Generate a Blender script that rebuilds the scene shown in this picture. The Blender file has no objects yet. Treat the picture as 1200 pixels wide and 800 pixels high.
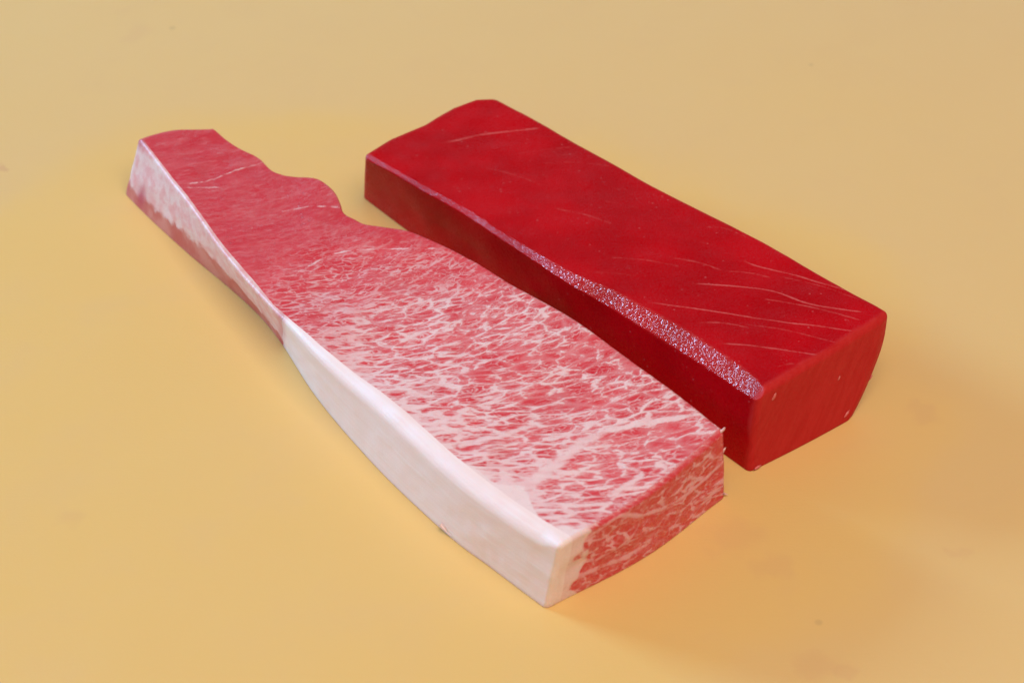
import bpy, math, random
import numpy as np
from mathutils import Vector

sc = bpy.context.scene
COL = sc.collection
R = math.radians

# ------------------------------------------------------------------ camera
CAM_D, CAM_EL, LENS = 0.90, R(40.0), 85.0
cam_d = bpy.data.cameras.new('camera'); cam = bpy.data.objects.new('camera', cam_d); COL.objects.link(cam)
cam.location = (0.0, -CAM_D * math.cos(CAM_EL), CAM_D * math.sin(CAM_EL))
cam.rotation_euler = (math.pi / 2 - CAM_EL, 0, 0)
cam_d.lens = LENS; cam_d.sensor_width = 36.0; cam_d.clip_start = 0.01; cam_d.clip_end = 60
cam_d.dof.use_dof = True; cam_d.dof.focus_distance = 0.865; cam_d.dof.aperture_fstop = 13
sc.camera = cam

# ------------------------------------------------------------------ world and lamps
w = bpy.data.worlds.new('World'); sc.world = w; w.use_nodes = True
bg = w.node_tree.nodes['Background']
bg.inputs[0].default_value = (1.0, 0.88, 0.78, 1); bg.inputs[1].default_value = 0.24

def area(name, loc, target, sx, sy, power, col):
    d = bpy.data.lights.new(name, 'AREA'); d.shape = 'RECTANGLE'; d.size = sx; d.size_y = sy
    d.energy = power; d.color = col
    o = bpy.data.objects.new(name, d); COL.objects.link(o); o.location = loc
    o.rotation_euler = (Vector(target) - Vector(loc)).to_track_quat('-Z', 'Y').to_euler()
    return o

# cool window light, low on the left and a little behind
area('window_light', (-1.72, 0.88, 0.66), (0, 0, 0), 0.64, 0.34, 52.5, (0.28, 0.57, 0.88))
# warm room light, overhead and towards the viewer
area('ceiling_light', (0.42, -0.98, 2.20), (0, 0, 0), 1.6, 1.4, 46.5, (1.0, 0.835, 0.745))
# pale wall light behind the board
area('rear_light', (0.35, 2.1, 0.82), (0, 0, 0.0), 2.4, 0.45, 4.0, (0.45, 0.75, 1.0))

sc.view_settings.view_transform = 'Standard'; sc.view_settings.look = 'None'
sc.view_settings.exposure = 0.0; sc.view_settings.gamma = 1.0
sc.view_settings.use_curve_mapping = False
sc.cycles.use_denoising = True
sc.cycles.max_bounces = 8

# ------------------------------------------------------------------ measuring: photo pixel -> point at height z
FPX = 1200 * LENS / 36.0
_s, _c = math.sin(CAM_EL), math.cos(CAM_EL)
RIGHT = np.array([1., 0, 0]); UP = np.array([0, _s, _c]); FWD = np.array([0, _c, -_s])
CAMP = np.array(cam.location)
def at(x, y, z=0.0):
    x = np.asarray(x, float); y = np.asarray(y, float); z = np.asarray(z, float) + 0 * x
    d = FWD[None] + ((x - 600) / FPX)[..., None] * RIGHT + (-(y - 400) / FPX)[..., None] * UP
    t = (z - CAMP[2]) / d[..., 2]
    return CAMP + d * t[..., None]

def curve(tab, u, z=0.0):
    """table of (u, px, py) -> smooth xy curve at height z"""
    t = np.array(tab, float)
    zz = np.interp(t[:, 0], u, z) if np.ndim(z) else z
    P = at(t[:, 1], t[:, 2], zz)[:, :2]
    return np.stack([hermite(t[:, 0], P[:, k], u) for k in range(2)], -1)

def hermite(x, y, q):
    x = np.asarray(x, float); y = np.asarray(y, float)
    h = np.diff(x); d = np.diff(y) / h
    m = np.empty_like(y); m[0] = d[0]; m[-1] = d[-1]
    m[1:-1] = (d[:-1] * h[1:] + d[1:] * h[:-1]) / (h[:-1] + h[1:])
    i = np.clip(np.searchsorted(x, q) - 1, 0, len(h) - 1)
    t = np.clip((q - x[i]) / h[i], 0, 1)
    return ((2*t**3 - 3*t**2 + 1) * y[i] + (t**3 - 2*t**2 + t) * h[i] * m[i]
            + (-2*t**3 + 3*t**2) * y[i+1] + (t**3 - t**2) * h[i] * m[i+1])

# value noise
def _hash(i, j, k, s):
    n = (i * 374761393 + j * 668265263 + k * 2147483647 + s * 1274126177).astype(np.int64)
    n = (n ^ (n >> 13)) * 1274126177 & 0x7fffffff
    n = (n ^ (n >> 16)) & 0xffff
    return n / 65535.0
def vnoise(P, scale, seed=0):
    q = P * scale; f = np.floor(q).astype(np.int64); t = q - f; t = t * t * (3 - 2 * t)
    r = 0
    for a in (0, 1):
        for b in (0, 1):
            for c in (0, 1):
                wgt = (t[:, 0] if a else 1 - t[:, 0]) * (t[:, 1] if b else 1 - t[:, 1]) * (t[:, 2] if c else 1 - t[:, 2])
                r = r + wgt * _hash(f[:, 0] + a, f[:, 1] + b, f[:, 2] + c, seed)
    return r * 2 - 1

# ------------------------------------------------------------------ rounded block grids
def axis_pts(n, lo, hi, e, ne=7):
    """n even steps plus tight steps of width e next to both ends (lo, hi in metres)"""
    a = lo + e * (np.linspace(0, 1, ne, endpoint=False)) ** 1.3
    b = hi - (a - lo)[::-1]
    return np.concatenate([a, np.linspace(lo + e, hi - e, n), b])

def box_grid(us, vs, ws, split=None):
    """closed surface grid of a box -> (uvw points, quads), shared vertices"""
    nu, nv, nw = len(us), len(vs), len(ws)
    idx = -np.ones((nu, nv, nw), np.int64)
    m = np.zeros((nu, nv, nw), bool)
    m[0] = m[-1] = True; m[:, 0] = m[:, -1] = True; m[:, :, 0] = m[:, :, -1] = True
    idx[m] = np.arange(m.sum())
    I = np.argwhere(m)
    P = np.stack([us[I[:, 0]], vs[I[:, 1]], ws[I[:, 2]]], -1)
    Q = []
    def face(g, flip):
        q = np.stack([g[:-1, :-1], g[1:, :-1], g[1:, 1:], g[:-1, 1:]], -1).reshape(-1, 4)
        Q.append(q[:, ::-1] if flip else q)
    face(idx[:, :, -1], False); face(idx[:, :, 0], True)
    for side, flip in ((0, False), (-1, True)):
        g = idx[:, side, :]
        if split == side:                      # inner wall keeps its own vertices so its edge stays crisp
            P = np.concatenate([P, P[g.ravel()]]); g = (len(P) - g.size + np.arange(g.size)).reshape(g.shape)
        face(g, flip)
    face(idx[-1], False); face(idx[0], True)
    return P, np.concatenate(Q)

def round_box(P, dim, r, foot=0.0):
    if foot:                                    # sharper lower rim: the rounding is partly pressed flat
        H = dim[2]; Q = P * np.array([1, 1, (H + foot) / H])
        Q = round_box(Q, (dim[0], dim[1], H + foot), r)
        Q[:, 2] = np.maximum(Q[:, 2] - foot, 0); return Q
    r = np.asarray(r, float)
    if r.ndim: r = r[:, None]
    lo = r; hi = np.array(dim) - r
    q = np.clip(P, lo, hi); d = P - q
    li = np.abs(d).max(1); ln = np.linalg.norm(d, axis=1)
    k = np.where(ln > 1e-12, li / np.maximum(ln, 1e-12), 1.0)
    return q + d * k[:, None]

def mesh_obj(name, P, Q, mat, parent=None, attrs=None, smooth=True):
    me = bpy.data.meshes.new(name)
    n, f = len(P), len(Q); k = Q.shape[1]
    me.vertices.add(n); me.vertices.foreach_set('co', np.asarray(P, np.float32).ravel())
    me.loops.add(f * k); me.loops.foreach_set('vertex_index', np.asarray(Q, np.int32).ravel())
    me.polygons.add(f); me.polygons.foreach_set('loop_start', np.arange(0, f * k, k, dtype=np.int32))
    me.polygons.foreach_set('use_smooth', np.full(f, smooth))
    me.update(calc_edges=True); me.validate()
    for a, v in (attrs or {}).items():
        v = np.asarray(v, np.float32)
        if v.ndim == 2:
            me.attributes.new(a, 'FLOAT_VECTOR', 'POINT').data.foreach_set('vector', v.ravel())
        else:
            me.attributes.new(a, 'FLOAT', 'POINT').data.foreach_set('value', v)
    me.materials.append(mat)
    o = bpy.data.objects.new(name, me); COL.objects.link(o)
    if parent: o.parent = parent; o.matrix_parent_inverse = parent.matrix_world.inverted()
    return o

def poly_dist(P, line):
    """distance of xy points to a polyline, and the parameter 0..1 along it"""
    L = np.asarray(line, float); best = np.full(len(P), 1e9); par = np.zeros(len(P))
    n = len(L) - 1
    for i in range(n):
        a, b = L[i], L[i + 1]; ab = b - a
        t = np.clip(((P - a) @ ab) / (ab @ ab), 0, 1)
        d = np.linalg.norm(P - (a + t[:, None] * ab), axis=1)
        m = d < best; best[m] = d[m]; par[m] = (i + t[m]) / n
    return best, par

def sstep(a, b, x):
    t = np.clip((x - a) / (b - a), 0, 1); return t * t * (3 - 2 * t)

# ------------------------------------------------------------------ material helpers
class NT:
    def __init__(s, name):
        s.m = bpy.data.materials.new(name); s.m.use_nodes = True
        s.t = s.m.node_tree; s.t.nodes.clear()
        s.out = s.n('ShaderNodeOutputMaterial'); s.bsdf = s.n('ShaderNodeBsdfPrincipled')
        s.t.links.new(s.bsdf.outputs[0], s.out.inputs[0])
    def n(s, typ, **kw):
        o = s.t.nodes.new(typ)
        for k, v in kw.items(): setattr(o, k, v)
        return o
    def put(s, sock, v):
        if isinstance(v, bpy.types.NodeSocket): s.t.links.new(v, sock)
        else: sock.default_value = v
    def math(s, op, a, b=0.0, c=0.0, clamp=False):
        o = s.n('ShaderNodeMath', operation=op, use_clamp=clamp)
        s.put(o.inputs[0], a); s.put(o.inputs[1], b)
        if op in ('MULTIPLY_ADD',): s.put(o.inputs[2], c)
        return o.outputs[0]
    def vmath(s, op, a, b):
        o = s.n('ShaderNodeVectorMath', operation=op); s.put(o.inputs[0], a)
        s.put(o.inputs['Scale'] if op == 'SCALE' else o.inputs[1], b)
        return o.outputs[0]
    def step(s, x, a, b, lo=0.0, hi=1.0):
        o = s.n('ShaderNodeMapRange', interpolation_type='SMOOTHSTEP'); s.put(o.inputs[0], x)
        s.put(o.inputs[1], a); s.put(o.inputs[2], b); s.put(o.inputs[3], lo); s.put(o.inputs[4], hi)
        return o.outputs[0]
    def attr(s, name, vec=False):
        o = s.n('ShaderNodeAttribute', attribute_name=name)
        return o.outputs['Vector' if vec else 'Fac']
    def noise(s, vec, scale, detail=2.0, rough=0.5, color=False, dist=0.0):
        o = s.n('ShaderNodeTexNoise'); s.put(o.inputs['Vector'], vec)
        o.inputs['Scale'].default_value = scale; o.inputs['Detail'].default_value = detail
        o.inputs['Roughness'].default_value = rough; o.inputs['Distortion'].default_value = dist
        return o.outputs['Color' if color else 'Fac']
    def vor(s, vec, scale, feature='DISTANCE_TO_EDGE', rnd=1.0, out=None):
        o = s.n('ShaderNodeTexVoronoi', feature=feature); s.put(o.inputs['Vector'], vec)
        o.inputs['Scale'].default_value = scale; o.inputs['Randomness'].default_value = rnd
        return o.outputs[out or 'Distance']
    def mix(s, f, a, b):
        o = s.n('ShaderNodeMix', data_type='RGBA'); s.put(o.inputs['Factor'], f)
        for k, v in (('A', a), ('B', b)):
            q = [i for i in o.inputs if i.name == k and i.type == 'RGBA'][0]
            s.put(q, v if isinstance(v, bpy.types.NodeSocket) else (*v, 1))
        return [q for q in o.outputs if q.type == 'RGBA'][0]
    def scale3(s, vec, x, y, z):
        o = s.n('ShaderNodeVectorMath', operation='MULTIPLY'); s.put(o.inputs[0], vec)
        o.inputs[1].default_value = (x, y, z); return o.outputs[0]
    def bump(s, h, strength, dist, normal=None):
        o = s.n('ShaderNodeBump'); s.put(o.inputs['Height'], h)
        o.inputs['Strength'].default_value = strength; o.inputs['Distance'].default_value = dist
        if normal is not None: s.put(o.inputs['Normal'], normal)
        return o.outputs[0]
    def warp(s, vec, scale, amt, detail=2.0):
        nz = s.noise(vec, scale, detail, color=True)
        return s.vmath('ADD', vec, s.vmath('SCALE', s.vmath('SUBTRACT', nz, (0.5, 0.5, 0.5)), amt))
    def sss(s, wgt, rad, sc_):
        b = s.bsdf
        b.inputs['Subsurface Weight'].default_value = wgt
        b.inputs['Subsurface Radius'].default_value = rad
        b.inputs['Subsurface Scale'].default_value = sc_

FAT = (0.87, 0.675, 0.660)

# ---- yellow board
SHEEN_GAP_MID = at([440.], [450.])[0]
STAINS = [(*at([float(x)], [float(y)])[0, :2], r, k) for x, y, r, k in ((905, 662,   .009, .16), (860, 625, .014, .16), (1082, 480, .008, .18), (1125, 648, .006, .16), (640, 560, .01, .0), (955, 775, .010, .18), (990, 782, .006, .2), (80, 605, .008, .14), (2, 195, .004, .5))]
def mat_board():
    s = NT('yellow_board_plastic'); g = s.n('ShaderNodeTexCoord').outputs['Object']
    pos = s.n('ShaderNodeNewGeometry').outputs['Position']
    d0 = s.n('ShaderNodeVectorMath', operation='DISTANCE')              # sheen and shade painted into the base colour: yellower round the fish, tan beyond
    s.put(d0.inputs[0], s.scale3(s.warp(s.warp(pos, 6, 0.10), 22, 0.02), 1, 1.25, 0)); d0.inputs[1].default_value = (SHEEN_GAP_MID[0], SHEEN_GAP_MID[1] * 1.25, 0)
    sheen_gap = s.step(d0.outputs['Value'], 0.190, 0.232, 1.0, 0.0)
    big = s.math('ADD', s.math('MULTIPLY', sheen_gap, 0.34), s.math('MULTIPLY', s.noise(s.warp(g, 5, 0.10), 4.0, 3.0), 0.66)); mid = s.noise(s.warp(g, 12, 0.05), 26.0, 4.0, 0.6)
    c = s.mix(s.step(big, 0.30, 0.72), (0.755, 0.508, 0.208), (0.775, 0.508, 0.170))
    c = s.mix(s.math('MULTIPLY', s.step(mid, 0.45, 0.8), 0.22), c, (0.69, 0.45, 0.21))
    # faint pink juice stains and small dark specks
    st = s.step(s.noise(s.warp(g, 30, 0.03), 17.0, 2.0), 0.67, 0.74)
    c = s.mix(s.math('MULTIPLY', st, 0.12), c, (0.62, 0.33, 0.19))
    wp = s.warp(pos, 90, 0.016, 3.0)
    for x, y, rad, k in STAINS:
        d = s.n('ShaderNodeVectorMath', operation='DISTANCE'); s.put(d.inputs[0], s.scale3(wp, 1, 1.25, 0)); d.inputs[1].default_value = (x, y * 1.25, 0)
        c = s.mix(s.step(d.outputs['Value'], rad * .35, rad, k, 0.0), c, (0.62, 0.33, 0.17))
    sp = s.vor(g, 26.0, 'F1')
    c = s.mix(s.math('MULTIPLY', s.step(sp, 0.022, 0.05, 1.0, 0.0), 0.28), c, (0.42, 0.27, 0.13))
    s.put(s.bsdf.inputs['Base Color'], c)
    s.put(s.bsdf.inputs['Roughness'], s.math('ADD', s.step(mid, 0.3, 0.75, -0.02, 0.07), s.step(big, 0.36, 0.64, 0.33, 0.43)))
    s.sss(0.12, (1.0, 0.55, 0.2), 0.004)
    h = s.math('ADD', s.noise(g, 900.0, 3.0), s.math('MULTIPLY', s.noise(s.scale3(g, 60, 900, 1), 1.0, 2.0), 0.8))
    b = s.bump(h, 0.10, 0.0004)
    s.put(s.bsdf.inputs['Normal'], s.bump(s.noise(g, 9.0, 2.0), 0.10, 0.01, b))
    return s.m

# ---- marbled flesh
def mat_marbled():
    s = NT('marbled_fish_flesh')
    fl = s.attr('flow', True); marb = s.attr('marble'); fatd = s.attr('fat_near'); vein = s.attr('vein'); coarse = s.attr('coarse')
    obj = s.attr('spot', True)
    lo = s.noise(obj, 55.0, 2.0)
    # islands of lean parted by fat: coarse and fine, both with feathered flecky edges
    fle = s.noise(s.scale3(fl, 0.6, 1.0, 1.0), 520.0, 4.0, 0.62)            # flecks along the grain
    edge = s.noise(fl, 330.0, 4.0, 0.65)
    nb = s.noise(s.warp(fl, 60, 0.006), 95.0, 3.0, 0.55)                     # where fat gathers
    wv = s.warp(s.warp(fl, 60, 0.007), 300, 0.0026, 3.0)                     # bends the seams
    v1 = s.vor(wv, 215.0)
    rg = s.noise(s.warp(fl, 140, 0.004), 330.0, 1.5, 0.5)
    rdg = s.math('MULTIPLY', s.math('ABSOLUTE', s.math('SUBTRACT', rg, 0.5)), 4.2)   # wavy fine seams
    v2 = s.math('MINIMUM', s.vor(s.warp(wv, 700, 0.0008, 1.0), 430.0), rdg)
    flk = s.math('MULTIPLY', s.math('SUBTRACT', fle, 0.5), s.step(s.attr('end_face'), 0.0, 1.0, 1.0, 0.8))
    def net(v, wd, soft, feather):
        d = s.math('SUBTRACT', s.math('MULTIPLY_ADD', flk, feather, v), wd)
        return s.step(d, -soft, soft, 1.0, 0.0)
    w1 = s.math('ADD', s.step(nb, 0.30, 0.72, 0.0, 0.10), s.math('MULTIPLY', fatd, 0.16))
    n1 = s.math('MULTIPLY', net(v1, w1, 0.06, 0.50), coarse)
    w2 = s.math('ADD', s.step(nb, 0.30, 0.72, -0.02, 0.09), s.math('MULTIPLY', fatd, 0.16))
    n2 = s.math('MULTIPLY', net(v2, w2, 0.12, 0.50), marb)
    halo = s.math('MULTIPLY', s.step(v1, 0.0, 0.30, 0.26, 0.0), coarse)
    m = s.math('MAXIMUM', s.math('MAXIMUM', n1, s.math('MULTIPLY', n2, 0.72)), halo)
    m = s.math('MAXIMUM', m, s.math('MULTIPLY', s.step(nb, 0.58, 0.85, 0.0, 0.22), s.math('MULTIPLY', coarse, s.step(fle, 0.40, 0.62))))
    # the cut end shows the seams end on: rounder cells, cleaner lines
    ef = s.attr('end_face')
    ne = net(v1, s.step(nb, 0.34, 0.72, -0.03, 0.12), 0.09, 0.85)
    ne = s.math('MAXIMUM', ne, s.math('MULTIPLY', net(v2, 0.03, 0.12, 0.7), 0.42))
    mx = s.n('ShaderNodeMix', data_type='FLOAT'); s.put(mx.inputs[0], ef); s.put(mx.inputs[2], m); s.put(mx.inputs[3], ne)
    m = mx.outputs[0]
    vb = s.step(s.math('ADD', vein, s.math('MULTIPLY', s.math('SUBTRACT', edge, 0.5), 1.9)), 0.34, 0.95)
    m = s.math('MAXIMUM', m, vb)
    band = s.step(s.math('ADD', s.attr('fat_band'), s.math('MULTIPLY', s.math('SUBTRACT', edge, 0.5), 0.55)), 0.40, 0.64)
    m = s.math('MAXIMUM', m, band)
    # fine pale fibre streaks
    fib = s.noise(s.scale3(fl, 0.35, 1.0, 1.0), 900.0, 3.0, 0.6)
    fm = s.math('MULTIPLY', s.step(fib, 0.50, 0.78), s.step(lo, 0.3, 0.7, 0.25, 0.55))
    red = s.mix(s.step(lo, 0.30, 0.70), (0.64, 0.018, 0.034), (0.72, 0.052, 0.066))
    red = s.mix(s.step(marb, 0.0, 0.6), (0.60, 0.028, 0.048), red)
    mot = s.step(s.noise(s.warp(s.scale3(fl, 0.45, 1, 1), 90, 0.006), 210.0, 4.0, 0.62), 0.42, 0.72)
    red = s.mix(s.math('MULTIPLY', mot, 0.28), red, (0.76, 0.22, 0.23))
    red = s.mix(fm, red, (0.76, 0.25, 0.27))
    pink = s.mix(s.noise(fl, 300.0, 2.0), (0.80, 0.43, 0.43), FAT)
    red = s.mix(s.math('MULTIPLY', ef, 0.7), red, (0.66, 0.030, 0.050))
    pink = s.mix(s.math('MULTIPLY', ef, 0.85), pink, (0.84, 0.36, 0.42))
    c = s.mix(m, red, pink)
    c = s.mix(s.math('MULTIPLY', band, 0.8), c, FAT)
    # pink blush of lean around the veins
    s.put(s.bsdf.inputs['Base Color'], c)
    s.put(s.bsdf.inputs['Roughness'], s.step(edge, 0.3, 0.7, 0.24, 0.44))
    s.bsdf.inputs['Specular IOR Level'].default_value = 0.45
    gl = s.noise(obj, 800.0, 2.0, 0.6)
    s.put(s.bsdf.inputs['Coat Weight'], s.step(s.noise(obj, 420.0, 3.0, 0.6), 0.46, 0.62, 0.0, 0.55))
    s.bsdf.inputs['Coat Roughness'].default_value = 0.09
    s.put(s.bsdf.inputs['Coat Normal'], s.bump(gl, 1.0, 0.0008))
    s.sss(0.35, (1.0, 0.30, 0.22), 0.0013); s.put(s.bsdf.inputs['Subsurface Weight'], s.math('MULTIPLY', s.attr('deep'), 0.35))
    h = s.math('ADD', s.math('MULTIPLY', m, 0.55), s.math('ADD', s.math('MULTIPLY', fib, 0.5), s.noise(obj, 1500.0, 2.0)))
    s.put(s.bsdf.inputs['Normal'], s.bump(h, 0.45, 0.00035))
    return s.m

# ---- solid fat on the side
def mat_fat():
    s = NT('solid_fish_fat'); g = s.attr('spot', True); fl = s.attr('along', True)
    st = s.noise(s.warp(s.scale3(fl, 0.05, 1, 1), 50, 0.0015), 800.0, 3.0, 0.6)
    c = s.mix(s.step(st, 0.35, 0.75), (0.93, 0.725, 0.700), (0.95, 0.775, 0.755))
    c = s.mix(s.math('MULTIPLY', s.step(s.noise(g, 60.0, 2.0), 0.5, 0.75), 0.16), c, (0.86, 0.60, 0.57))
    c = s.mix(s.attr('blood'), c, (0.66, 0.12, 0.15))
    s.put(s.bsdf.inputs['Base Color'], c)
    s.put(s.bsdf.inputs['Roughness'], s.step(st, 0.3, 0.7, 0.46, 0.56))
    s.sss(0.5, (1.0, 0.55, 0.42), 0.003); s.put(s.bsdf.inputs['Subsurface Weight'], s.math('MULTIPLY', s.attr('deep'), 0.5))
    h = s.math('ADD', st, s.math('MULTIPLY', s.noise(g, 1400.0, 2.0), 0.5))
    s.put(s.bsdf.inputs['Normal'], s.bump(h, 0.35, 0.0004))
    return s.m

# ---- silvery skin membrane above red flesh on the tail
def mat_membrane():
    s = NT('silvery_membrane'); g = s.attr('spot', True); low = s.attr('low')
    nz = s.noise(s.warp(g, 120, 0.006), 200.0, 4.0, 0.6)
    k = s.step(s.math('ADD', low, s.math('MULTIPLY', s.math('SUBTRACT', nz, 0.5), 1.3)), 0.26, 0.74)
    c1 = s.mix(s.step(nz, 0.35, 0.68), (0.83, 0.57, 0.55), (0.78, 0.36, 0.36))
    c2 = s.mix(s.step(s.noise(g, 90.0, 3.0), 0.35, 0.65), (0.56, 0.11, 0.09), (0.64, 0.22, 0.18))
    c = s.mix(k, c1, c2)
    c = s.mix(s.attr('blood'), c, (0.48, 0.02, 0.06))
    s.put(s.bsdf.inputs['Base Color'], c)
    s.put(s.bsdf.inputs['Roughness'], s.step(low, 0.3, 0.7, 0.42, 0.5))
    s.sss(0.4, (1.0, 0.4, 0.3), 0.002); s.put(s.bsdf.inputs['Subsurface Weight'], s.math('MULTIPLY', s.attr('deep'), 0.4))
    s.put(s.bsdf.inputs['Normal'], s.bump(s.math('ADD', nz, s.math('MULTIPLY', s.noise(g, 1300.0, 2.0), 0.5)), 0.5, 0.0005))
    return s.m

# ---- lean red flesh
def mat_lean():
    s = NT('lean_red_fish_flesh'); g = s.attr('spot', True); fl = s.attr('flow', True); end = s.attr('end_grain')
    lo = s.noise(g, 38.0, 3.0)
    c = s.mix(s.step(lo, 0.3, 0.7), (0.40, 0.0002, 0.0040), (0.51, 0.0006, 0.0056))
    sp = s.noise(s.scale3(fl, 0.25, 1, 1), 700.0, 4.0, 0.65)
    c = s.mix(s.math('MULTIPLY', s.step(sp, 0.60, 0.82), 0.22), c, (0.50, 0.025, 0.032))
    sn = s.attr('sinew'); dots = s.noise(g, 700.0, 3.0, 0.6)
    sm = s.math('MULTIPLY', s.step(s.math('ADD', sn, s.math('MULTIPLY', s.math('SUBTRACT', dots, 0.5), 0.7)), 0.22, 0.95), 0.70)
    c = s.mix(sm, c, (0.66, 0.14, 0.13))
    dt = s.math('MULTIPLY', s.step(s.vor(g, 330.0, 'F1'), 0.10, 0.17, 1.0, 0.0), s.step(s.noise(g, 120.0, 2.0), 0.50, 0.62))
    c = s.mix(s.math('MULTIPLY', dt, 0.28), c, (0.66, 0.20, 0.20))
    grain = s.noise(s.warp(s.attr('grain', True), 80, 0.003), 420.0, 4.0, 0.65)
    ce = s.mix(s.step(grain, 0.32, 0.70), (0.50, 0.017, 0.016), (0.55, 0.025, 0.023))
    c = s.mix(end, c, ce)
    s.put(s.bsdf.inputs['Base Color'], c)
    mic = s.noise(g, 1700.0, 2.0, 0.6)
    s.put(s.bsdf.inputs['Roughness'], s.math('ADD', s.step(s.noise(g, 700.0, 2.0), 0.35, 0.65, 0.24, 0.42), s.math('MULTIPLY', end, 0.12)))
    s.bsdf.inputs['Specular IOR Level'].default_value = 0.09
    s.sss(0.25, (1.0, 0.10, 0.08), 0.0025)
    wet = s.attr('wet')
    gl = s.noise(fl, 820.0, 2.0, 0.55)
    s.put(s.bsdf.inputs['Coat Weight'], wet)
    s.bsdf.inputs['Coat Roughness'].default_value = 0.20
    s.bsdf.inputs['Coat IOR'].default_value = 1.65
    s.put(s.bsdf.inputs['Coat Normal'], s.bump(gl, 1.0, 0.0008))
    h = s.math('ADD', s.math('MULTIPLY', mic, 1.0), s.math('ADD', s.math('MULTIPLY', sp, 0.5), s.math('MULTIPLY', sm, 0.5)))
    h = s.math('ADD', h, s.math('MULTIPLY', s.math('MULTIPLY', grain, end), 0.4))
    s.put(s.bsdf.inputs['Normal'], s.bump(h, 0.5, 0.00022))
    return s.m

def mat_simple(name, col, rough, rad):
    s = NT(name); g = s.n('ShaderNodeTexCoord').outputs['Object']
    nz = s.noise(g, 600.0, 3.0)
    s.put(s.bsdf.inputs['Base Color'], s.mix(nz, tuple(c * 0.85 for c in col), tuple(min(1, c * 1.12) for c in col)))
    s.bsdf.inputs['Roughness'].default_value = rough
    s.sss(0.4, rad, 0.001)
    s.put(s.bsdf.inputs['Normal'], s.bump(nz, 0.4, 0.0003))
    return s.m

def thing(o, label, cat, group=None):
    o['label'] = label; o['category'] = cat
    if group: o['group'] = group

def empty(name, loc):
    o = bpy.data.objects.new(name, None); COL.objects.link(o); o.location = loc
    o.empty_display_size = 0.02; bpy.context.view_layer.update(); return o

# ------------------------------------------------------------------ the board
def build_board():
    # near edge of the board runs just inside the bottom of the picture
    a, b = at([860.], [797.0])[0], at([1200.], [789.0])[0]
    yaw = math.atan2(b[1] - a[1], b[0] - a[0])
    L, W, H = 1.8, 1.6, 0.03
    us = axis_pts(40, 0, L, 0.008, 8); vs = axis_pts(32, 0, W, 0.008, 8); ws = axis_pts(3, 0, H, 0.008, 8)
    P, Q = box_grid(us, vs, ws)
    P = round_box(P, (L, W, H), 0.006)
    P = P - np.array([L / 2, 0, H])
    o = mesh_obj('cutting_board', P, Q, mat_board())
    o.rotation_euler = (0, 0, yaw); o.location = (a[0], a[1] - 0.40, 0)
    thing(o, 'smooth yellow plastic cutting board under the two fish blocks', 'cutting board')
    return o
build_board()

# ------------------------------------------------------------------ left block: marbled belly cut
T_TL = [(0,162,162),(.08,190,199),(.16,223,243),(.24,260,294),(.32,300,341),(.38,328,371),(.46,372,417),(.56,440,473),(.70,522,546),(.84,594,601),(1,657,641)]
T_TR = [(0,249,149),(.08,277,170),(.145,309,188),(.165,316,197),(.20,331,204),(.245,348,206),(.30,380,215),(.335,398,234),(.35,401,246),(.375,416,255),(.41,437,263),(.44,478,269),(.48,525,288),(.58,602,333),(.68,660,364),(.80,740,419),(.90,800,463),(1,850,503)]
T_BL = [(0,146,227),(.08,178,259),(.16,222,299),(.24,270,339),(.32,307,374),(.38,330,403),(.46,368,462),(.56,430,536),(.70,520,623),(.84,576,666),(1,640,714)]
T_L, T_W, T_H = 0.200, 0.070, 0.030
_hu = ([0, .2, .4, .6, 1.0], [.0265, .0245, .0255, .0285, .0308])
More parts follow.
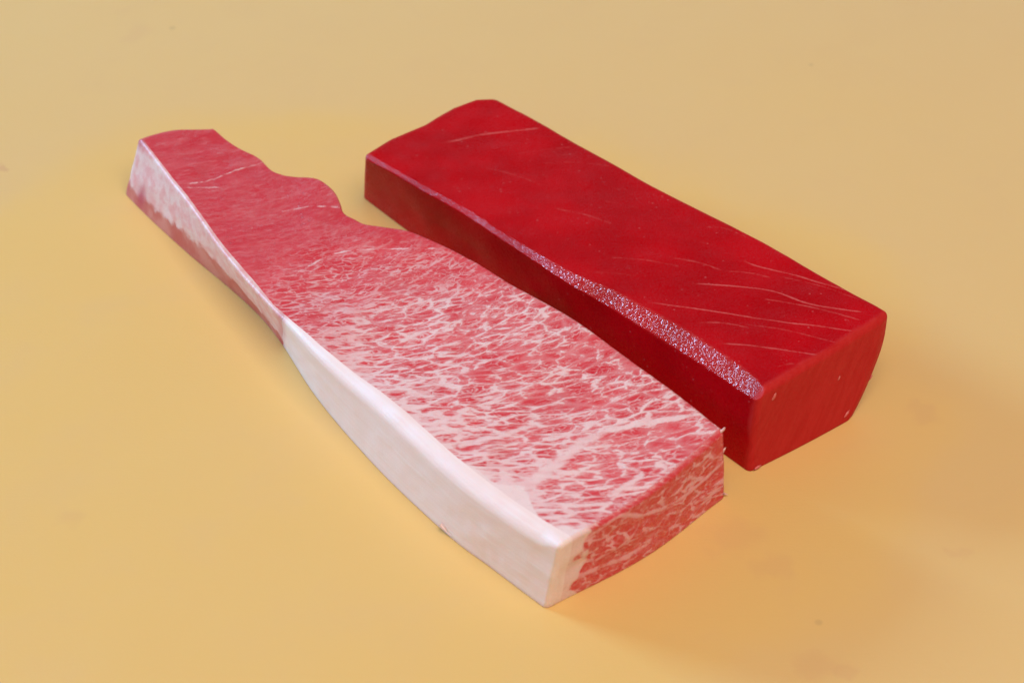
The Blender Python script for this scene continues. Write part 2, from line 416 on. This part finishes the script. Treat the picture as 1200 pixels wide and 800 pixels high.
def toro_map(p):
    """box coordinates (metres) -> world; the same map for every part so they meet exactly"""
    rr = 0.0019 + 0.0034 * sstep(.16, .02, p[:, 1] / T_W) * sstep(.36, .5, p[:, 0] / T_L) * sstep(1.0, .93, p[:, 0] / T_L) * sstep(.15, .6, p[:, 2] / T_H)
    q = round_box(p, (T_L, T_W, T_H), rr, 0.0014)
    u, v, wq = q[:, 0] / T_L, q[:, 1] / T_W, q[:, 2] / T_H
    ug = np.linspace(0, 1, 401); h = hermite(*_hu, ug)
    TL = curve(T_TL, ug, h); TR = curve(T_TR, ug, h); BL = curve(T_BL, ug, 0.0)
    brn = at(np.array([851.]), np.array([582.]), 0.0)[0, :2]
    ax = (TR - TL); ax /= np.linalg.norm(ax, axis=1)[:, None]
    k = sstep(.6, 1, ug)[:, None]
    BR = TR - ax * 0.0012 * (1 - k) + (brn - TR[-1]) * k
    g = lambda A: np.stack([np.interp(u, ug, A[:, i]) for i in range(2)], -1)
    V = v[:, None]; Wt = wq[:, None]
    wm = Wt
    # slight belly to the sides
    xy = (g(BL) * (1 - V) + g(BR) * V) * (1 - wm) + (g(TL) * (1 - V) + g(TR) * V) * wm
    # bowed near end, rounded far end
    axis = np.array([0.72, -0.69])
    xy = xy + axis * ((0.0035 * np.sin(np.pi * v) ** 1.5) * sstep(.93, 1, u) - 0.0035 * np.sin(np.pi * np.clip(v * 1.05, 0, 1)) * sstep(.12, 0, u))[:, None]
    hh = np.interp(u, ug, h)
    P = np.concatenate([xy, (wq * hh)[:, None]], 1)
    # soft uneven surface
    top = sstep(.35, 1, wq)
    P[:, 2] += top * (0.0007 * vnoise(P, 45, 1) + 0.00035 * vnoise(P, 120, 2))
    # step where the tail flesh overlaps (upper right lobe)
    P[:, 2] += top * 0.0012 * np.exp(-((u - .30) / .035) ** 2) * sstep(.55, 1, v)
    rag = sstep(.7, 1, v) * sstep(.06, .14, u) * sstep(.50, .40, u)
    P[:, 0] += rag * .0003 * vnoise(P, 200, 6); P[:, 1] += rag * .0003 * vnoise(P, 200, 7)
    side = 1 - np.abs(2 * wq - 1)
    P[:, 0] += side * 0.0005 * vnoise(P * np.array([1, 1, 1.5]), 90, 3) + 0.00016 * vnoise(P, 260, 5) * (1 - top * .8) * sstep(0, .1, wq)
    P[:, 1] += side * 0.0005 * vnoise(P * np.array([1, 1, 1.5]), 90, 4)
    P[:, 2] = np.maximum(P[:, 2], 0.0) + 0.0001
    return P, u, v, wq

def top_line(pts, h=0.028):
    p = np.array(pts, float); return at(p[:, 0], p[:, 1], h)[:, :2]

def smooth_line(L, n=60):
    t = np.linspace(0, 1, len(L)); q = np.linspace(0, 1, n)
    return np.stack([hermite(t, L[:, k], q) for k in range(2)], -1)

def vd_of_u(u):   # how far the outer strip reaches in from the left edge (fraction of width)
    return np.interp(u, [0, .3, .36, .42, .6, 1], [.045, .045, .03, .05, .07, .07])

def build_toro():
    root = empty('marbled_fish_block', tuple(at([500.], [430.])[0] * np.array([1, 1, 0])))
    thing(root, 'pale pink marbled raw fish block with white fat side and narrow red tail', 'raw fish')
    # -- marbled flesh
    us = axis_pts(380, 0, T_L, 0.0022); vs01 = axis_pts(165, 0, 1.0, 0.03, 7); ws = axis_pts(58, 0, T_H, 0.0022)
    P, Q = box_grid(us, vs01, ws, split=0)
    vd = vd_of_u(P[:, 0] / T_L)
    P[:, 1] = (vd + (1 - vd) * P[:, 1]) * T_W
    P, u, v, wq = toro_map(P)
    xy = P[:, :2]
    # fibre direction field: steep at the left, flat at the right
    O = at([300.], [300.])[0, :2]; A = np.array([0.719, -0.695]); C = np.array([0.695, 0.719])
    a = (xy - O) @ A; c = (xy - O) @ C + 0.01
    WW = 0.08
    c0 = np.clip(c + 0.043, 0, .09); gq = 1.0 * c0 - 0.42 * c0 * c0 / WW
    qn = a - gq
    flow = np.stack([c / 2.1, qn * 0.95, P[:, 2] * 1.15 + 0.22 * c], 1)
    flow = flow * np.where(u > .992, .86, 1.0)[:, None]
    # zones
    arc = smooth_line(top_line([(318, 372), (330, 338), (352, 310), (388, 297), (440, 291), (535, 293)]))
    d_arc, _ = poly_dist(xy, arc)
    # signed: near side of arc positive
    ctr = np.interp(xy @ C, np.sort(arc @ C), (arc @ A)[np.argsort(arc @ C)])
    sd = (xy @ A) - ctr
    marble = sstep(-0.020, 0.016, sd) * .75 + .25 * sstep(-.05, -.01, sd)
    marble = np.where(sd < -0.045, 0.12 * sstep(-0.09, -0.045, sd) + .03, np.maximum(marble, .12))
    coarse = sstep(0.004, 0.05, sd)
    # solid fat boundary on the top face
    band = smooth_line(top_line([(326,366),(336,368),(356,385),(390,421),(424,441),(450,470),(480,486),(502,515),(525,545),(552,548),(582,569),(612,574),(626,600),(642,627),(668,640)], .0285), 120)
    vis = [(0,1)]
    d_b, par_b = poly_dist(xy, band)
    ta = np.gradient(band, axis=0); nb_ = np.stack([-ta[:, 1], ta[:, 0]], 1)
    ii = np.argmin(((xy[:, None, 0] - band[None, ::4, 0]) ** 2 + (xy[:, None, 1] - band[None, ::4, 1]) ** 2), 1) * 4
    sgn = np.sign(((xy - band[ii]) * nb_[ii]).sum(1))          # + on the flesh side
    dist_fl = sgn * d_b
    topm = sstep(.25, .75, wq)
    # inside the block the fat boundary slopes back to the lower left corner
    inner = dist_fl + (1 - topm) * 0.000
    fat_band = sstep(0.0022, -0.0022, inner)
    fat_band = fat_band * sstep(.36, .40, u)
    fat_near = np.exp(-np.maximum(dist_fl, 0) / 0.012) * sstep(.38, .5, u)
    # sinews and broad veins on the top face
    V = np.zeros(len(P))
    def vein(pts, w0, w1, s=1.0, h=.0285, only_top=True):
        L = smooth_line(top_line(pts, h), 24); tsel = wq > .8
        d = np.full(len(xy), 1.0); t = np.zeros(len(xy)); d[tsel], t[tsel] = poly_dist(xy[tsel], L)
        wd = w0 + (w1 - w0) * t
        val = s * np.exp(-(d / wd) ** 2)
        if only_top: val = val * sstep(.8, .97, wq)
        np.maximum(V, val, out=V)
    mm = .001
    vein([(604,575),(628,562),(652,545),(690,516),(735,500),(790,491),(828,483)], 4.6*mm, 1.1*mm, 1.05, .030)
    vein([(560,552),(592,560),(620,580)], 3.0*mm, 4.5*mm, 1.0, .030)
    vein([(630,592),(668,594),(712,593)], 1.3*mm, 1.2*mm, .95, .030)
    vein([(716,582),(742,566),(752,556),(728,549)], 2.0*mm, 1.4*mm, .9, .030)
    vein([(660,522),(700,480),(740,462),(800,452)], .8*mm, .9*mm, .7, .030)
    vein([(520,385),(560,378),(590,352),(640,340)], 1.3*mm, .6*mm, .75)
    vein([(500,440),(545,415),(600,395),(660,388)], 1.4*mm, .7*mm, .75)
    vein([(470,470),(520,452),(560,428),(640,410),(690,404)], 1.5*mm, .7*mm, .75)
    vein([(520,500),(570,470),(640,452),(720,442)], 2.0*mm, .8*mm, .8)
    vein([(540,520),(600,505),(650,490),(700,478)], 2.2*mm, .9*mm, .8, .030)
    vein([(350,316),(388,297),(440,291),(535,293)], .8*mm, .6*mm, .66, .026)
    vein([(318,372),(332,345),(352,312)], .5*mm, .6*mm, .55, .026)
    vein([(214,217),(245,211),(284,197),(310,189)], .5*mm, .7*mm, .72, .025)
    vein([(222,221),(250,219),(262,221)], .9*mm, .5*mm, .55, .025)
    vein([(330,246),(362,243),(398,245)], .4*mm, .7*mm, .66, .025)
    vein([(285,270),(310,262),(335,258)], .6*mm, .5*mm, .5, .025)
    # near end face: sheets of fat running across it
    endm = sstep(.993, .999, u)
    def face_vein(pts, w_, s):
        # points (v, w) on the end face
        L = smooth_line(np.array(pts) * np.array([T_W, T_H]))
        d, t = poly_dist(np.stack([v * T_W, wq * T_H], 1), L)
        np.maximum(V, s * np.exp(-(d / w_) ** 2) * endm, out=V)
    face_vein([(.14,.86),(.32,.93),(.45,.72),(.62,.58),(.80,.52),(1.0,.55)], 1.2*mm, .95)
    face_vein([(.06,.30),(.22,.28),(.38,.20),(.50,.22)], 1.8*mm, .9)
    face_vein([(.45,.72),(.40,.50),(.22,.42)], .9*mm, .7)
    # lower left of the end face is solid fat
    fb_end = sstep(.20, .08, v + .05 * vnoise(P, 200, 8)) * sstep(.9, .99, u)
    fat_band = np.maximum(fat_band * (wq > .5), fb_end * .9)
    V *= np.where(sd < -.02, 1, 1)
    flesh = mesh_obj('flesh', P, Q, MARB, root, dict(flow=flow, spot=P, marble=marble, coarse=coarse, fat_near=fat_near, vein=V, fat_band=fat_band, deep=sstep(.0005, .004, (v - vd_of_u(u)) * T_W), end_face=endm))
    deep = lambda: sstep(.0002, .0025, (vd_of_u(u) - v) * T_W)
    # -- outer strip: membrane on the tail, solid fat on the near half
    for name, lo, hi, mat in (('membrane', 0.0, .385, MEMB), ('fat_band', .385, 1.0, FATM)):
        ns = int(380 * (hi - lo))
        us = axis_pts(ns, lo * T_L, hi * T_L, 0.0022); vs01 = axis_pts(8, 0, 1.0, .25, 6); ws = axis_pts(58, 0, T_H, .0022)
        P, Q = box_grid(us, vs01, ws, split=-1)
        P[:, 1] = P[:, 1] * vd_of_u(P[:, 0] / T_L) * T_W
        P, u, v, wq = toro_map(P)
        if name == 'membrane':
            edge_w = np.interp(u, [0, .03, .08, .14, .20, .26, .33, .385], [.25, .18, .24, .36, .42, .42, .30, .20])
            low = sstep(.16, -.16, wq - edge_w)
            blood = .9 * np.exp(-(((u - .0) / .025) ** 2 + ((wq - .98) / .10) ** 2)) + .9 * np.exp(-(((u - .045) / .012) ** 2 + ((wq - .22) / .2) ** 2)) \
                + .38 * np.exp(-((u - .380) / .007) ** 2)
            mesh_obj(name, P, Q, mat, root, dict(spot=P, deep=deep(), low=low, blood=np.clip(blood, 0, 1)))
        else:
            al = np.stack([u * T_L, P[:, 2], v * T_W], 1)
            blood = .38 * np.exp(-((u - .387) / .005) ** 2) + .25 * sstep(.06, .0, wq)
            mesh_obj(name, P, Q, mat, root, dict(spot=P, along=al, deep=deep(), blood=np.clip(blood, 0, 1)))
    # -- torn scraps at the near right corner and on the lower fat edge
    def scrap(name, p0, p1, p2, wd, mat):
        p0, p1, p2 = map(np.array, (p0, p1, p2)); n = 9; P = []; Q = []
        for i in range(n):
            t = i / (n - 1); c = (1-t)**2 * p0 + 2*t*(1-t) * p1 + t*t * p2
            r = wd * (1 - .85 * t) * (1 + .15 * math.sin(9 * t))
            tan = 2*(1-t)*(p1-p0) + 2*t*(p2-p1); tan /= np.linalg.norm(tan) + 1e-9
            sx = np.cross(tan, [0.3, -.2, 1]); sx /= np.linalg.norm(sx); sy = np.cross(sx, tan)
            for k in range(6):
                th = k * math.pi / 3; P.append(c + r * (math.cos(th) * sx + .4 * math.sin(th) * sy))
        for i in range(n - 1):
            for k in range(6): Q.append((i*6+k, i*6+(k+1) % 6, (i+1)*6+(k+1) % 6, (i+1)*6+k))
        return mesh_obj(name, np.array(P), np.array(Q)[:, ::-1], mat, root)
    scrap('torn_scrap', at([838.], [507.], .0295)[0], at([847.], [506.], .030)[0], at([849.5], [500.5], .0318)[0], .0012, SCRAP)
    scrap('torn_scrap', at([845.], [529.], .021)[0], at([849.], [527.], .021)[0], at([850.2], [524.], .0218)[0], .0008, SCRAP)
    scrap('torn_scrap', at([848.], [578.], .0015)[0], at([850.], [578.], .0012)[0], at([853.], [579.5], .0010)[0], .0006, SCRAP)
    scrap('fat_nub', at([517.], [613.], .0034)[0], at([521.], [621.5], .0014)[0], at([533.], [630.], .0012)[0], .0012, SCRAPF)

# ------------------------------------------------------------------ right block: lean red cut
A_LOW = [(0,426,187),(.08,462,205),(.16,496,225),(.26,546,253),(.34,580,276),(.42,622,304),(.50,664,332),(.60,706,355),(.69,745,378),(.78,786,403),(.87,826,428),(.95,866,455),(1,889,471)]
A_UP  = [(0,432,181),(.08,466,200),(.16,500,219),(.26,550,246),(.34,584,269),(.42,630,297),(.50,674,322),(.60,714,338),(.69,750,356),(.78,792,379),(.87,829,403),(.95,868,431),(1,896,455)]
A_TR  = [(0,581,117),(.12,640,147),(.25,700,179),(.40,762,214),(.55,832,250),(.70,902,285),(.83,962,320),(1,1047,366)]
A_BL  = [(0,424,231),(.13,480,273),(.5,660,398),(1,878,554)]
A_L, A_W, A_H = 0.200, 0.066, 0.033
def tuna_map(p):
    q = round_box(p, (A_L, A_W, A_H), 0.0022, 0.0012)
    u, v, wq = q[:, 0] / A_L, q[:, 1] / A_W, q[:, 2] / A_H
    ug = np.linspace(0, 1, 401); h = hermite([0, .3, .7, 1], [.0300, .0320, .0335, .0335], ug)
    drop = hermite([0, .4, .5, .7, 1], [.0022, .0032, .0058, .0072, .0068], ug)
    for _ in range(25):                        # depth of the slanted strip so that it tilts about 42 degrees
        LO = curve(A_LOW, ug, h - drop); ax = curve(A_TR, ug, h) - LO
        ax /= np.linalg.norm(ax, axis=1)[:, None]
        wd = np.maximum(((curve(A_UP, ug, h) - LO) * ax).sum(1), .0005)
        drop = np.clip(.5 * drop + .5 * .9 * wd, .0008, .009)
    LO = curve(A_LOW, ug, h - drop); UPc = curve(A_UP, ug, h); TR = curve(A_TR, ug, h); BL = curve(A_BL, ug, 0.0)
    brn = at(np.array([1004.]), np.array([488.]), 0.0)[0, :2]
    ax = TR - LO; ax /= np.linalg.norm(ax, axis=1)[:, None]
    k = sstep(.5, 1, ug)[:, None]
    BR = TR - ax * .002 * (1 - k) + (brn - TR[-1]) * k
    bw = np.maximum(((UPc - LO) * ax).sum(1), .0012)
    g1 = lambda A: np.interp(u, ug, A)
    g = lambda A: np.stack([g1(A[:, i]) for i in range(2)], -1)
    V = v[:, None]; Wt = wq[:, None]
    hh = g1(h)
    xy = (g(BL) * (1 - V) + g(BR) * V) * (1 - Wt) + (g(LO) * (1 - V) + g(TR) * V) * Wt
    z = wq * hh
    # chamfer along the upper left edge
    wid = np.linalg.norm(g(TR) - g(LO), axis=1)
    cc = v * wid; ee = hh - z; B = g1(bw); D = g1(drop)
    sdf = 1 - (cc / B + ee / D)
    soft = .06; pen = np.where(sdf > -.4, soft * np.log1p(np.exp(np.clip(sdf / soft, -40, 40))), 0)
    nrm = np.stack([1 / B, 1 / D], 1); n2 = (nrm ** 2).sum(1)
    xy = xy + g(ax) * (pen * nrm[:, 0] / n2)[:, None]
    z = z - pen * nrm[:, 1] / n2
    on = sstep(-.25, .15, sdf)
    axis = np.array([0.719, -0.695])
    # far end bulge and rounded far right / near right corners
    bul = np.interp(v, [0, .25, .5, .75, .9, 1], [0, .0035, .0035, .0058, .0045, 0])
    xy = xy - axis * (bul * sstep(.10, 0, u))[:, None]
    xy = xy - axis * (0.0010 * sstep(.90, 1, v) * sstep(.94, 1, u))[:, None] - g(ax) * (.0004 * sstep(.96, 1, u) * sstep(.9, 1, v))[:, None]
    xy = xy + axis * (0.0005 * np.sin(np.pi * v) * sstep(.93, 1, u) * (1 - wq * .4))[:, None]
    xy = xy + g(ax) * (.0042 * np.sin(np.pi * wq) * sstep(.6, 1, u) * sstep(.6, 1, v))[:, None]
    P = np.concatenate([xy, z[:, None]], 1)
    top = sstep(.4, 1, wq)
    P[:, 2] += top * (0.0003 * vnoise(P, 38, 11) + .00022 * vnoise(P, 140, 12)) * (1 - .5 * on)
    # slightly lifted far right corner
    P[:, 2] += top * .0010 * sstep(.22, 0, u) * sstep(.5, 1, v)
    sd = 1 - np.abs(2 * wq - 1)
    P[:, 0] += sd * 0.0005 * vnoise(P, 80, 13); P[:, 1] += sd * .0005 * vnoise(P, 80, 14)
    P[:, 2] = np.maximum(P[:, 2], 0.0) + 0.0001
    return P, u, v, wq, on

def on_surface(P, px, py, rad=4.0):
    d = P - CAMP; z = d @ FWD
    X = 600 + FPX * (d @ RIGHT) / z; Y = 400 - FPX * (d @ UP) / z
    k = np.where((X - px) ** 2 + (Y - py) ** 2 < rad * rad)[0]
    if len(k) == 0: k = np.array([np.argmin((X - px) ** 2 + (Y - py) ** 2)])
    return P[k[np.argmin(z[k])]]

def build_tuna():
    root = empty('lean_fish_block', tuple(at([740.], [330.])[0] * np.array([1, 1, 0])))
    thing(root, 'deep red lean raw fish block with slanted glistening edge and thin pale sinew lines', 'raw fish')
    us = axis_pts(380, 0, A_L, .003); ws = axis_pts(60, 0, A_H, .003)
    vs = np.unique(np.concatenate([np.linspace(0, .012, 34), axis_pts(150, 0, A_W, .003)]))
    wt = np.unique(np.concatenate([ws, np.linspace(A_H - .009, A_H, 28)]))
    P, Q = box_grid(us, vs, wt)
    P, u, v, wq, on = tuna_map(P)
    xy = P[:, :2]
    S = np.zeros(len(P)); mm = .001
    topm = sstep(.8, .97, wq); tsel = topm > 0
    def sinew(pts, wd, s):
        L = smooth_line(top_line(pts, .0335), 24); d = np.full(len(xy), 1.0); t = np.zeros(len(xy)); d[tsel], t[tsel] = poly_dist(xy[tsel], L)
        np.maximum(S, s * np.exp(-(d / wd) ** 2) * topm * sstep(0, .2, t) * sstep(1.0, .93, t) * (.75 + .25 * np.sin(t * 9 + pts[0][0]) ** 2), out=S)
    sinew([(740,352),(786,357),(865,369),(920,378),(959,382),(1010,390)], .42*mm, .9)
    sinew([(826,402),(870,404),(903,408),(940,413),(968,418)], .42*mm, .85)
    sinew([(800,331),(835,333),(903,341),(951,357),(1019,367)], .45*mm, .95)
    sinew([(860,300),(888,312),(930,322),(966,333),(1000,342)], .45*mm, .85)
    sinew([(670,319),(710,319),(752,323)], .4*mm, .5)
    sinew([(505,164),(540,157),(563,152),(602,148),(636,145)], .7*mm, .85)
    sinew([(600,176),(628,172),(672,166)], .5*mm, .5)
    sinew([(625,188),(650,186),(680,186),(720,192)], .5*mm, .5)
    sinew([(620,182),(640,178),(680,175)], .5*mm, .4)
    sinew([(690,228),(730,238),(770,246)], .5*mm, .4)
    sinew([(720,262),(790,276),(850,290)], .4*mm, .4)
    sinew([(690,215),(750,222),(800,240)], .4*mm, .35)
    sinew([(820,265),(850,268),(880,280)], .6*mm, .5)
    sinew([(895,460),(925,447),(945,440)], .5*mm, .6)
    for k, (x0, y0, x1, y1) in enumerate([(905,432,945,427),(856,377,990,404),(880,348,1015,377),(905,322,1010,352),(845,318,905,326),(812,378,880,384),(700,300,800,312),(640,240,720,262),(780,300,850,318),(560,190,640,215)]):
        sinew([(x0, y0), ((x0+x1)/2, (y0+y1)/2 - 3), (x1, y1)], .5*mm, .55 + .05 * (k % 3))
    endg = sstep(.982, .993, u + .004 * vnoise(P, 160, 21))
    O = at([500.], [150.])[0, :2]; A = np.array([0.719, -0.695]); C = np.array([0.695, 0.719])
    a = (xy - O) @ A; c = (xy - O) @ C
    fl = np.stack([c * .8 + a * .6, a * .8 - c * .6, P[:, 2]], 1)
    # end grain runs slanting up the face
    gr = np.stack([(c * .55 + P[:, 2] * .83) * .16, c * .83 - P[:, 2] * .55, a], 1)
    mesh_obj('flesh', P, Q, LEAN, root, dict(spot=P, flow=fl, grain=gr, sinew=S, end_grain=endg, wet=on * sstep(1.0, .965, u) * sstep(.55, .75, wq) * sstep(.35, .52, u) + .35 * on * sstep(.55, .75, wq) * sstep(.6, .4, u)))
    PS = P
    def shred(px, py, sx, ang, seed):
        rng = random.Random(seed); n, m = 8, 5; P = []; Q = []
        c = on_surface(PS, px, py)
        e1 = np.array([0.695, 0.719, 0]) * math.cos(ang) + np.array([0, 0, 1]) * math.sin(ang)
        e3 = np.array([0.719, -0.695, 0]); e2 = np.cross(e3, e1)
        for i in range(m):
            th = math.pi * (i + .5) / m
            for k in range(n):
                ph = 2 * math.pi * k / n; r = 1 + rng.uniform(-.25, .25)
                P.append(c + e1 * sx * math.cos(th) * r + e2 * sx * .38 * math.sin(th) * math.cos(ph) * r + e3 * sx * .35 * math.sin(th) * math.sin(ph) * r)
        for i in range(m - 1):
            for k in range(n): Q.append((i*n+k, (i+1)*n+k, (i+1)*n+(k+1) % n, i*n+(k+1) % n))
        return mesh_obj('shred', np.array(P), np.array(Q), SHRED, root)
    shred(890, 550, .0018, .1, 1); shred(995, 487, .0015, .5, 2)
    shred(1025, 444, .0011, .9, 3); shred(987, 444, .0009, .9, 4); shred(910, 467, .0014, .9, 5)

MARB, FATM, MEMB, LEAN = mat_marbled(), mat_fat(), mat_membrane(), mat_lean()
SCRAP = mat_simple('torn_flesh', (0.80, 0.45, 0.40), .4, (1, .4, .3))
SCRAPF = mat_simple('torn_fat', FAT, .4, (1, .5, .4))
SHRED = mat_simple('pale_red_shred', (0.66, 0.14, 0.12), .35, (1, .2, .15))
build_toro()
build_tuna()
